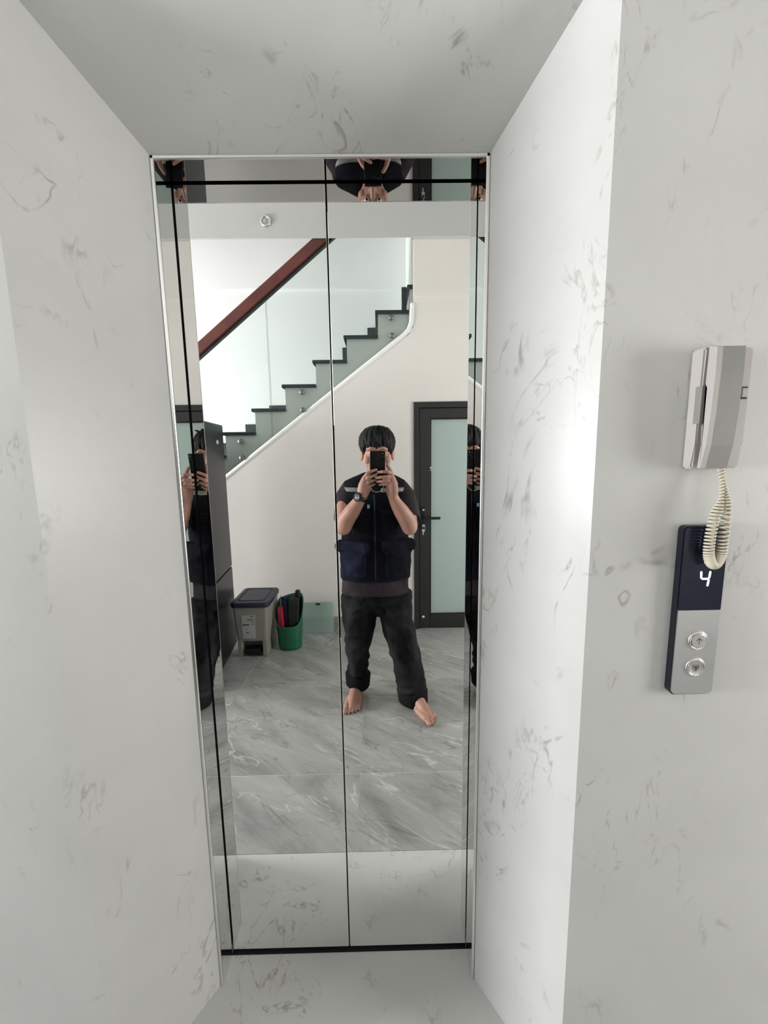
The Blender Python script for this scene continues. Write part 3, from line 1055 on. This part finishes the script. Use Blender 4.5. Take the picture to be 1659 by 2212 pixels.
ox_, oz_ = 0.0050, 0.0655
seg(ox_ - 0.0085, oz_ + 0.0145, ox_ - 0.0075, oz_ + 0.0005)
seg(ox_ - 0.0070, oz_, ox_ + 0.0060, oz_)
seg(ox_ + 0.0085, oz_ + 0.0145, ox_ + 0.0072, oz_ + 0.0005)
seg(ox_ + 0.0070, oz_ - 0.0005, ox_ + 0.0052, oz_ - 0.0145)
done('floor_number', bm, 'led', disp_)
bm = BM()
seg(-0.002, 0.107, 0.006, 0.099, 0.0025)
seg(0.006, 0.099, 0.001, 0.095, 0.0025)
done('direction_arrow', bm, 'led', disp_)
for zc, nm in ((-0.054, 'up_button'), (-0.107, 'down_button')):
    bm = BM()
    Mx = Matrix.Translation((0.0025, -PT, zc)) @ Matrix.Rotation(PI / 2, 4, 'X')
    lathe(bm, [(0.0185, -0.001), (0.0185, 0.002), (0.0170, 0.0035), (0.0152, 0.0035), (0.0145, 0.002), (0.0140, 0.002)], Mx, 32)
    rim = done('button_rim', bm, 'chrome', cp, True)
    bm = BM()
    if nm == 'up_button':
        lathe(bm, [(0.0140, 0.001), (0.0140, 0.0042), (0.0132, 0.0048)], Mx, 32)
    else:
        lathe(bm, [(0.0140, 0.001), (0.0140, 0.0036), (0.0110, 0.0030), (0.0085, 0.0028)], Mx, 32)
    bt = done(nm, bm, 'steel', cp)
    bm = BM()
    if nm == 'up_button':
        for a, b in (((0.0025, zc - 0.006), (0.0025, zc + 0.006)), ((-0.0025, zc + 0.001), (0.0025, zc + 0.006)), ((0.0075, zc + 0.001), (0.0025, zc + 0.006))):
            tube(bm, [(a[0], -PT - 0.0048, a[1]), (b[0], -PT - 0.0048, b[1])], 0.0006, 6)
        done('up_arrow', bm, 'ink', bt)
    else:
        prism(bm, [(-0.001, -PT - 0.0028, zc + 0.002), (0.006, -PT - 0.0028, zc + 0.002), (0.0025, -PT - 0.0028, zc - 0.004)], (0, -0.0006, 0))
        for sx in (-1, 1):
            tube(bm, [(0.0025 + sx * 0.0055, -PT - 0.003, zc + 0.0045), (0.0025 + sx * 0.0055, -PT - 0.003, zc - 0.001), (0.0025, -PT - 0.003, zc - 0.0065)], 0.0005, 6)
        tube(bm, [(-0.003, -PT - 0.003, zc + 0.0045), (0.008, -PT - 0.003, zc + 0.0045)], 0.0005, 6)
        done('down_arrow', bm, 'ink', bt)

# ================================================================ PERSON (stands behind the lens, seen in the mirror)
pe = thing('person', 'barefoot person in navy vest and dark jeans taking a mirror photo', 'person', (0, 0, 0))
bm = BM()
HC = V((-0.008, -0.235, 0))
# head
ball(bm, (HC.x, -0.245, 1.520), (0.082, 0.096, 0.095), seg=28)
ball(bm, (HC.x, -0.205, 1.455), (0.0745, 0.082, 0.088), seg=24)
ball(bm, (HC.x, -0.190, 1.405), (0.054, 0.060, 0.038), seg=20)
ball(bm, (HC.x, -0.150, 1.388), (0.022, 0.020, 0.018))
for s in (-1, 1):
    ball(bm, (HC.x + s * 0.050, -0.158, 1.452), (0.024, 0.022, 0.026))          # cheek
    tube(bm, [(HC.x + s * 0.012, -0.136, 1.507), (HC.x + s * 0.034, -0.134, 1.512), (HC.x + s * 0.052, -0.150, 1.504)], 0.008)   # brow
    tube(bm, [(HC.x + s * 0.018, -0.133, 1.475), (HC.x + s * 0.032, -0.130, 1.471), (HC.x + s * 0.045, -0.138, 1.475)], 0.006)   # lower lid
    R_ = Matrix.Rotation(s * 0.35, 3, 'Z')
    ball(bm, (HC.x + s * 0.087, -0.238, 1.475), (0.009, 0.020, 0.032), R_)
    tube(bm, [(HC.x + s * 0.090 + s * 0.004 * math.cos(a), -0.240 - 0.019 * math.cos(a), 1.476 + 0.030 * math.sin(a)) for a in (-1.6 + 0.35 * i for i in range(10))], 0.0045, 8)
tube(bm, [(HC.x, -0.136, 1.495), (HC.x, -0.122, 1.470), (HC.x, -0.112, 1.450)], [0.008, 0.010, 0.012])
for s in (-1, 1):
    ball(bm, (HC.x + s * 0.012, -0.121, 1.447), (0.009, 0.011, 0.008))
tube(bm, [(HC.x - 0.022, -0.138, 1.420), (HC.x, -0.128, 1.424), (HC.x + 0.022, -0.138, 1.420)], 0.006)
tube(bm, [(HC.x - 0.020, -0.139, 1.411), (HC.x, -0.129, 1.409), (HC.x + 0.020, -0.139, 1.411)], 0.007)
# neck and trunk
tube(bm, [(-0.010, -0.250, 1.44), (-0.014, -0.265, 1.36), (-0.02, -0.27, 1.30)], [0.056, 0.056, 0.075], 20)
loft(bm, [(-0.025, -0.265, 0.74, 0.15, 0.09), (-0.028, -0.262, 0.95, 0.15, 0.09), (-0.028, -0.262, 1.15, 0.165, 0.095), (-0.028, -0.265, 1.25, 0.150, 0.075), (-0.026, -0.268, 1.30, 0.09, 0.05), (-0.018, -0.268, 1.36, 0.05, 0.04)])
# arms
AL = [(-0.192, -0.258, 1.272), (-0.200, -0.180, 1.185), (-0.196, -0.098, 1.098)]
FL = [(-0.196, -0.095, 1.092), (-0.176, -0.078, 1.140), (-0.140, -0.058, 1.190), (-0.105, -0.042, 1.240), (-0.088, -0.034, 1.268)]
AR = [(0.135, -0.258, 1.268), (0.158, -0.180, 1.180), (0.160, -0.098, 1.092)]
FR = [(0.160, -0.095, 1.086), (0.142, -0.078, 1.134), (0.112, -0.058, 1.182), (0.082, -0.042, 1.232), (0.070, -0.034, 1.262)]
for A_, F_ in ((AL, FL), (AR, FR)):
    tube(bm, A_, [0.040, 0.043, 0.044], 20)
    tube(bm, F_, [0.043, 0.046, 0.041, 0.031, 0.027], 20)
# hands --------------------------------------------------------------
# left hand (at the watch side)
tube(bm, [(-0.088, -0.034, 1.266), (-0.086, -0.020, 1.296), (-0.080, -0.010, 1.325), (-0.072, -0.006, 1.352)], [0.026, 0.027, 0.026, 0.020], 16)
tube(bm, [(-0.080, -0.040, 1.270), (-0.070, -0.034, 1.300), (-0.066, -0.026, 1.330)], [0.022, 0.024, 0.018], 14)
LF = (((-0.076, -0.008, 1.362), (-0.058, 0.006, 1.384), (-0.036, 0.004, 1.394), (-0.014, -0.006, 1.401)),
      ((-0.077, -0.002, 1.345), (-0.056, 0.010, 1.360), (-0.033, 0.006, 1.370), (-0.012, -0.004, 1.378)),
      ((-0.077, 0.000, 1.326), (-0.054, 0.010, 1.338), (-0.034, 0.004, 1.346), (-0.018, -0.008, 1.350)),
      ((-0.077, -0.004, 1.308), (-0.054, 0.003, 1.316), (-0.037, -0.004, 1.323), (-0.024, -0.014, 1.328)))
for f, r in zip(LF, (0.0088, 0.0090, 0.0085, 0.0074)):
    tube(bm, f, [r * 1.12, r * 1.05, r * 0.95, r * 0.82], 12)
tube(bm, [(-0.078, -0.036, 1.310), (-0.072, -0.052, 1.345), (-0.056, -0.058, 1.375), (-0.042, -0.058, 1.392)], [0.014, 0.012, 0.0105, 0.0085], 12)
# right hand
tube(bm, [(0.070, -0.034, 1.262), (0.072, -0.020, 1.296), (0.068, -0.008, 1.330), (0.060, -0.004, 1.365)], [0.026, 0.027, 0.027, 0.019], 16)
tube(bm, [(0.062, -0.042, 1.268), (0.056, -0.036, 1.300), (0.054, -0.026, 1.335)], [0.022, 0.024, 0.018], 14)
RF = (((0.062, -0.006, 1.384), (0.044, 0.014, 1.391), (0.018, 0.014, 1.391), (-0.004, 0.005, 1.389)),
      ((0.064, 0.000, 1.362), (0.042, 0.018, 1.366), (0.012, 0.018, 1.364), (-0.014, 0.009, 1.361)),
      ((0.063, 0.000, 1.342), (0.042, 0.016, 1.346), (0.014, 0.016, 1.343), (-0.010, 0.006, 1.341)),
      ((0.062, -0.004, 1.322), (0.044, 0.008, 1.328), (0.020, 0.008, 1.327), (0.002, 0.000, 1.325)))
for f, r in zip(RF, (0.0088, 0.0090, 0.0085, 0.0074)):
    tube(bm, f, [r * 1.12, r * 1.05, r * 0.95, r * 0.82], 12)
tube(bm, [(0.066, -0.034, 1.335), (0.066, -0.034, 1.370), (0.056, -0.032, 1.400), (0.043, -0.030, 1.424)], [0.015, 0.0125, 0.0105, 0.0085], 12)
# legs
for hip, kn, an in (((-0.115, -0.262, 0.80), (-0.137, -0.245, 0.44), (-0.152, -0.300, 0.085)), ((0.068, -0.262, 0.80), (0.104, -0.235, 0.44), (0.180, -0.185, 0.085))):
    hip, kn, an = V(hip), V(kn), V(an)
    tube(bm, [hip, (hip + kn) / 2, kn], [0.08, 0.07, 0.052], 18)
    tube(bm, [kn, kn.lerp(an, 0.3), kn.lerp(an, 0.75), an], [0.05, 0.052, 0.038, 0.034], 18)
loft(bm, [(-0.025, -0.265, 0.66, 0.10, 0.08), (-0.025, -0.265, 0.78, 0.14, 0.09), (-0.025, -0.265, 0.86, 0.145, 0.09)])


def foot(ankle, ang, side):
    """ang: heading of the toes measured from +y towards +x; side: +1 when the big toe lies towards -x of the heading"""
    dv = V((math.sin(ang), math.cos(ang), 0))
    rv = V((dv.y, -dv.x, 0))
    A = V((ankle[0], ankle[1], 0))

    def P(f, s, z):
        return A + dv * f + rv * s + V((0, 0, z))
    tube(bm, [P(0, 0, 0.10), P(0.0, 0, 0.06), P(0.055, 0, 0.052), P(0.115, -0.003 * side, 0.036), P(0.165, 0, 0.022)], [0.034, 0.037, 0.036, 0.031, 0.020], 16)
    ball(bm, P(-0.026, 0, 0.030), (0.029, 0.029, 0.030))
    ball(bm, P(-0.006, 0.031 * side, 0.066), 0.012)
    ball(bm, P(0.000, -0.031 * side, 0.072), 0.012)
    tube(bm, [P(-0.01, 0.014 * side, 0.023), P(0.07, 0.028 * side, 0.020), P(0.150, 0.032 * side, 0.016)], [0.022, 0.020, 0.015], 12)
    tube(bm, [P(0.02, -0.012 * side, 0.026), P(0.10, -0.028 * side, 0.024), P(0.168, -0.028 * side, 0.020)], [0.022, 0.022, 0.019], 12)
    for i, (s, l, r) in enumerate(((-0.031, 0.220, 0.0120), (-0.0085, 0.216, 0.0080), (0.0100, 0.205, 0.0075), (0.0275, 0.191, 0.0070), (0.0435, 0.173, 0.0068))):
        tube(bm, [P(l - 0.062, s * side * 0.95, 0.018), P(l - 0.028, s * side, 0.0175), P(l - r, s * side, r + 0.001)], [r * 1.15, r, r], 10)


foot((-0.156, -0.292), math.radians(-9), 1)     # their left foot: big toe points inwards (+x), so mirrored below
body_feet_fix = None
foot((0.186, -0.168), math.radians(27), 1)
fuse('body', bm, 'skin', pe, 0.0030, 2)

for s in (-1, 1):
    bm = BM()
    ball(bm, (HC.x + s * 0.031, -0.1385, 1.487), 0.0125, seg=16)
    e = done('eye', bm, 'eye', pe, True)
    bm = BM()
    ball(bm, (HC.x + s * 0.031, -0.1275, 1.487), (0.006, 0.003, 0.006), seg=14)
    done('iris', bm, 'iris', e, True)

# hair: locks combed from the crown over the skull
bm = BM()
hc, hr = V((HC.x, -0.245, 1.530)), V((0.091, 0.106, 0.098))
ball(bm, hc + V((0, -0.016, 0.016)), (0.082, 0.089, 0.085), seg=26)
rg = random.Random(11)
for i in range(230):
    q = 2 * PI * i / 230 * 5 + rg.uniform(-0.1, 0.1)
    fr_ = math.sin(q)       # +1 front
    end = 1.62 if fr_ > 0.55 else (1.95 if fr_ > -0.2 else 2.25)
    end += rg.uniform(-0.24, 0.20)
    if abs(math.cos(q)) > 0.8 and -0.4 < fr_ < 0.6:
        end = 2.02 + rg.uniform(-0.2, 0.14)
    start = rg.uniform(0.02, 0.5)
    if i % 3 == 0:
        start = rg.uniform(0.5, 1.0)
    lift = rg.uniform(0.0, 0.018)
    tw = rg.uniform(-0.25, 0.25)
    pts = []
    N = 7
    for k in range(N):
        t = k / (N - 1)
        ph = start + (end - start) * t
        qq = q + tw * t
        m_ = 1 + lift * 10 * math.sin(PI * t) * 0.6 + (0.02 * t if fr_ > 0.4 else 0)
        pts.append(hc + V((hr.x * math.cos(qq) * math.sin(ph), hr.y * math.sin(qq) * math.sin(ph), hr.z * math.cos(ph))) * m_)
    tube(bm, pts, [k2 * rg.uniform(0.75, 1.15) for k2 in (0.008, 0.010, 0.0105, 0.0100, 0.0085, 0.0060, 0.0025)], 7)
for k in range(26):       # loose tufts on the crown
    x = rg.uniform(-0.05, 0.05)
    y = rg.uniform(-0.32, -0.17)
    p = V((HC.x + x, y, 1.615 - 8 * x * x * 0.6))
    tube(bm, [p, p + V((rg.uniform(-0.012, 0.02), 0.006, 0.010)), p + V((rg.uniform(-0.01, 0.04), 0.016, 0.011))], [0.008, 0.006, 0.002], 6)
fuse('hair', bm, 'hair', pe, 0.0030, 1)


def wrinkle(s1, a1, s2, a2, st=(1, 1, 1)):
    def f(co):
        p = V((co.x * st[0], co.y * st[1], co.z * st[2]))
        w_ = noise.noise_vector(p * 6) * 0.05
        a = 1 - abs(noise.noise((p + w_) * s1)) * 2
        b = noise.noise((p + w_) * s2 + V((5, 3, 1)))
        return a * a1 + b * a2
    return f


# T-shirt
bm = BM()
loft(bm, [(-0.030, -0.258, 0.682, 0.196, 0.122), (-0.030, -0.258, 0.72, 0.192, 0.122), (-0.029, -0.258, 0.95, 0.178, 0.115), (-0.028, -0.260, 1.15, 0.178, 0.112),
          (-0.028, -0.262, 1.28, 0.182, 0.10), (-0.027, -0.265, 1.325, 0.155, 0.080), (-0.022, -0.265, 1.350, 0.105, 0.072), (-0.016, -0.265, 1.366, 0.070, 0.062)], 48)
tube(bm, [(-0.155, -0.26, 1.284), (-0.184, -0.235, 1.243), (-0.192, -0.190, 1.170), (-0.194, -0.155, 1.122)], [0.056, 0.058, 0.055, 0.057], 24, 'flat')
tube(bm, [(0.108, -0.26, 1.280), (0.144, -0.235, 1.238), (0.160, -0.190, 1.165), (0.164, -0.155, 1.116)], [0.056, 0.062, 0.063, 0.067], 24, 'flat')
fuse('t_shirt', bm, 'shirt', pe, 0.006, 3, wrinkle(7, 0.006, 16, 0.004, (1, 1, 0.7)))

# vest
bm = BM()
loft(bm, [(-0.030, -0.254, 0.774, 0.204, 0.134), (-0.030, -0.254, 0.84, 0.198, 0.134), (-0.029, -0.255, 0.95, 0.188, 0.130), (-0.028, -0.257, 1.10, 0.188, 0.126),
          (-0.028, -0.259, 1.22, 0.190, 0.119), (-0.028, -0.261, 1.285, 0.193, 0.108), (-0.027, -0.263, 1.325, 0.172, 0.092), (-0.024, -0.264, 1.350, 0.125, 0.080), (-0.018, -0.265, 1.372, 0.078, 0.066)], 56)
vest = fuse('vest', bm, 'vest', pe, 0.006, 3, wrinkle(6, 0.005, 13, 0.004, (1, 1, 0.8)))
bvh = BVHTree.FromPolygons([v.co for v in vest.data.vertices], [p.vertices[:] for p in vest.data.polygons])


def on_vest(x, z, off):
    h, nn, _, _ = bvh.ray_cast(V((x, 0.3, z)), V((0, -1, 0)))
    if h is None:
        h, nn = V((x, -0.2, z)), V((0, 1, 0))
    return h + nn * off


def patch(name, x0, x1, z0, z1, mat, parent, nx=14, nz=4, off=0.0025, th=0.0015, slope=0.0):
    bm = BM()
    top = [[bm.verts.new(on_vest(x0 + (x1 - x0) * i / nx, z0 + (z1 - z0) * j / nz + slope * (i / nx - 0.5), off)) for i in range(nx + 1)] for j in range(nz + 1)]
    bot = [[bm.verts.new(v.co - V((0, th + off, 0))) for v in r] for r in top]
    for j in range(nz):
        for i in range(nx):
            bm.faces.new((top[j][i], top[j][i + 1], top[j + 1][i + 1], top[j + 1][i]))
            bm.faces.new((bot[j][i + 1], bot[j][i], bot[j + 1][i], bot[j + 1][i + 1]))
    for j in range(nz):
        for i, o_ in ((0, 1), (nx, -1)):
            bm.faces.new((top[j][i], top[j + 1][i], bot[j + 1][i], bot[j][i])[::o_])
    for i in range(nx):
        for j, o_ in ((0, -1), (nz, 1)):
            bm.faces.new((top[j][i], top[j][i + 1], bot[j][i + 1], bot[j][i])[::o_])
    return done(name, bm, mat, parent, True)


patch('reflective_strip', -0.196, -0.045, 1.276, 1.298, 'reflect', vest)
patch('reflective_strip', 0.010, 0.160, 1.272, 1.294, 'reflect', vest)
patch('zip', -0.030, -0.024, 0.79, 1.26, 'black_bag', vest, 2, 40)
patch('blue_tag', -0.066, -0.054, 1.186, 1.206, 'blue_tag', vest, 3, 3)
for x0_, x1_ in ((-0.150, -0.055), (0.010, 0.105)):
    pk = patch('chest_pocket', x0_, x1_, 1.04, 1.17, 'vest', vest, 10, 10, 0.007, 0.004)
    patch('chest_flap', x0_ - 0.004, x1_ + 0.004, 1.13, 1.176, 'vest', vest, 10, 4, 0.011, 0.003)


def side_pocket(cx_, cy_, rot, name, mat):
    bm = BM()
    box(bm, (-0.078, -0.020, 0.795), (0.078, 0.016, 0.975), 0.010, 3)
    box(bm, (-0.083, -0.016, 0.945), (0.083, 0.021, 1.005), 0.006, 2)
    bmesh.ops.subdivide_edges(bm, edges=bm.edges, cuts=3, use_grid_fill=True)
    Mx = Matrix.Translation((cx_, cy_, 0)) @ Matrix.Rotation(rot, 4, 'Z')
    for v in bm.verts:
        # cloth sags: lower half bulges, flap corners lift, the front follows the belly
        t = (v.co.z - 0.79) / 0.215
        if v.co.y > 0:
            v.co.y += 0.012 * math.sin(PI * min(1, max(0, t))) + noise.noise(v.co * 24) * 0.008
        v.co.y -= 2.2 * v.co.x * v.co.x
        if t > 0.72 and abs(v.co.x) > 0.070:
            v.co.y += 0.010
            v.co.x *= 1.16 + 0.10 * (1 - abs(t - 0.86) / 0.14)
        v.co.z += noise.noise(V((v.co.x * 18, cx_ * 9, 0))) * 0.010
        v.co = Mx @ v.co
    return fuse(name, bm, mat, vest, 0.0045, 3, wrinkle(10, 0.005, 20, 0.003))


side_pocket(-0.152, -0.150, math.radians(26), 'cargo_pocket', 'pocket_lit')
side_pocket(0.100, -0.152, math.radians(-28), 'cargo_pocket', 'vest')  # darker than the left pocket: its shade is put into the colour

# trousers
bm = BM()
loft(bm, [(-0.027, -0.262, 0.535, 0.020, 0.060), (-0.027, -0.262, 0.57, 0.080, 0.090), (-0.028, -0.262, 0.63, 0.196, 0.120), (-0.030, -0.262, 0.70, 0.180, 0.112), (-0.030, -0.262, 0.76, 0.168, 0.104), (-0.030, -0.262, 0.86, 0.150, 0.09)], 40)
loft(bm, [(-0.150, -0.292, 0.12, 0.062, 0.066), (-0.150, -0.280, 0.20, 0.059, 0.066), (-0.144, -0.262, 0.32, 0.068, 0.076), (-0.136, -0.250, 0.45, 0.088, 0.092), (-0.126, -0.258, 0.58, 0.102, 0.108), (-0.118, -0.262, 0.66, 0.108, 0.115)], 32, 2.2)
loft(bm, [(0.178, -0.186, 0.06, 0.076, 0.078), (0.170, -0.192, 0.14, 0.080, 0.082), (0.138, -0.212, 0.30, 0.085, 0.088), (0.102, -0.235, 0.45, 0.090, 0.096), (0.078, -0.255, 0.58, 0.104, 0.110), (0.068, -0.262, 0.66, 0.112, 0.115)], 32, 2.2)
fuse('trousers', bm, 'denim', pe, 0.006, 4, wrinkle(7, 0.010, 17, 0.005, (1, 1, 1.6)))


def cuff(name, bot, top, a0, a1, tilt):
    bm = BM()
    n_, out, inn = 40, [], []
    prof = [(0, 1.06), (0.08, 1.12), (0.5, 1.13), (0.90, 1.15), (1.0, 1.09)]
    bot, top = V(bot), V(top)
    for t, s in prof:
        c = bot.lerp(top, t)
        a = (a0 + (a1 - a0) * t) * s
        out.append([bm.verts.new((c.x + a * math.cos(q), c.y + a * 1.03 * math.sin(q), c.z + tilt * math.cos(q) + 0.004 * math.sin(3 * q + 1))) for q in (2 * PI * k / n_ for k in range(n_))])
    for t in (1.0, 0.0):
        c = bot.lerp(top, t)
        a = (a0 + (a1 - a0) * t) - 0.008
        out.append([bm.verts.new((c.x + a * math.cos(q), c.y + a * 1.03 * math.sin(q), c.z + tilt * math.cos(q) + 0.004 * math.sin(3 * q + 1))) for q in (2 * PI * k / n_ for k in range(n_))])
    m_ = len(out)
    for i in range(m_):
        for k in range(n_):
            bm.faces.new((out[i][k], out[i][(k + 1) % n_], out[(i + 1) % m_][(k + 1) % n_], out[(i + 1) % m_][k]))
    return done(name, bm, 'denim_dark', pe, True)


cuff('trouser_cuff', (-0.153, -0.296, 0.058), (-0.149, -0.286, 0.150), 0.066, 0.068, -0.008)
cuff('trouser_cuff', (0.183, -0.178, 0.018), (0.176, -0.187, 0.095), 0.078, 0.080, -0.004)

# wristwatch on the left wrist
wax = (V(FL[4]) - V(FL[3])).normalized()
wc = V((-0.093, -0.036, 1.262))
nrm = V((-0.45, 0.85, 0.10))
nrm = (nrm - wax * nrm.dot(wax)).normalized()
sd = wax.cross(nrm).normalized()
Wm = Matrix((( sd.x, wax.x, nrm.x, wc.x), (sd.y, wax.y, nrm.y, wc.y), (sd.z, wax.z, nrm.z, wc.z), (0, 0, 0, 1)))
bm = BM()
n_ = 32
rs = []
for z_, r_ in ((-0.011, 0.0295), (-0.011, 0.0335), (0.011, 0.0335), (0.011, 0.0295)):
    rs.append([bm.verts.new(Wm @ V((r_ * math.cos(2 * PI * k / n_), z_, r_ * math.sin(2 * PI * k / n_)))) for k in range(n_)])
for i in range(4):
    for k in range(n_):
        bm.faces.new((rs[i][k], rs[i][(k + 1) % n_], rs[(i + 1) % 4][(k + 1) % n_], rs[(i + 1) % 4][k]))
ws = done('wristwatch', bm, 'black_gloss', pe, True)
bm = BM()
lathe(bm, [(0.021, 0.028), (0.024, 0.030), (0.024, 0.040), (0.020, 0.043), (0.018, 0.0415)], Wm, 24)
done('watch_case', bm, 'black_gloss', ws)
bm = BM()
lathe(bm, [(0.0165, 0.040), (0.0165, 0.0425)], Wm, 24)
done('dial', bm, 'ink', ws)
bm = BM()
for k in range(12):
    a = 2 * PI * k / 12
    tube(bm, [Wm @ V((0.0105 * math.cos(a), 0.0105 * math.sin(a), 0.043)), Wm @ V((0.015 * math.cos(a), 0.015 * math.sin(a), 0.043))], 0.0010, 6)
tube(bm, [Wm @ V((0, 0, 0.0432)), Wm @ V((0.011, 0.004, 0.0432))], 0.0011, 6)
tube(bm, [Wm @ V((0, 0, 0.0432)), Wm @ V((-0.004, -0.008, 0.0432))], 0.0013, 6)
lathe(bm, [(0.005, 0.0425), (0.005, 0.0432)], Wm @ Matrix.Translation((0.004, -0.007, 0)), 14)
lathe(bm, [(0.004, 0.0425), (0.004, 0.0432)], Wm @ Matrix.Translation((-0.007, 0.003, 0)), 14)
done('hands_and_markers', bm, 'paper', ws)

# phone in the hands
ph = thing('mobile_phone', 'black mobile phone held up in both hands', 'phone', (-0.007, -0.0235, 1.417))
ph.rotation_euler = (math.radians(-8.2), math.radians(1.0), 0)
obox('phone_case', (-0.0395, -0.0045, -0.080), (0.0395, 0.0045, 0.080), 'phone', ph, 0.0042, 3)
cb = obox('camera_block', (-0.002, 0.004, 0.034), (0.035, 0.0065, 0.074), 'phone', ph, 0.002)
for x, z in ((0.0070, 0.064), (0.0070, 0.044), (0.0260, 0.054)):
    bm = BM()
    lathe(bm, [(0.0075, 0), (0.0075, 0.0022), (0.0062, 0.0026), (0.0058, 0.0014)], Matrix.Translation((x, 0.0065, z)) @ Matrix.Rotation(-PI / 2, 4, 'X'), 20)
    done('camera_lens', bm, 'panel_black', cb, True)
bm = BM()
lathe(bm, [(0.0025, 0), (0.0025, 0.0008)], Matrix.Translation((0.026, 0.0065, 0.068)) @ Matrix.Rotation(-PI / 2, 4, 'X'), 12)
done('flash', bm, 'paper', cb)
obox('screen', (-0.037, -0.0049, -0.077), (0.037, -0.0043, 0.077), 'panel_black', ph)
bm = BM()
tube(bm, [(x, 0.012, z) for x, z in ((-0.040, -0.090), (-0.034, -0.112), (-0.022, -0.127), (-0.006, -0.132), (0.012, -0.128), (0.026, -0.116), (0.034, -0.098), (0.03, -0.084))], 0.0016, 8)
done('wrist_loop', bm, 'cord', ph, True)
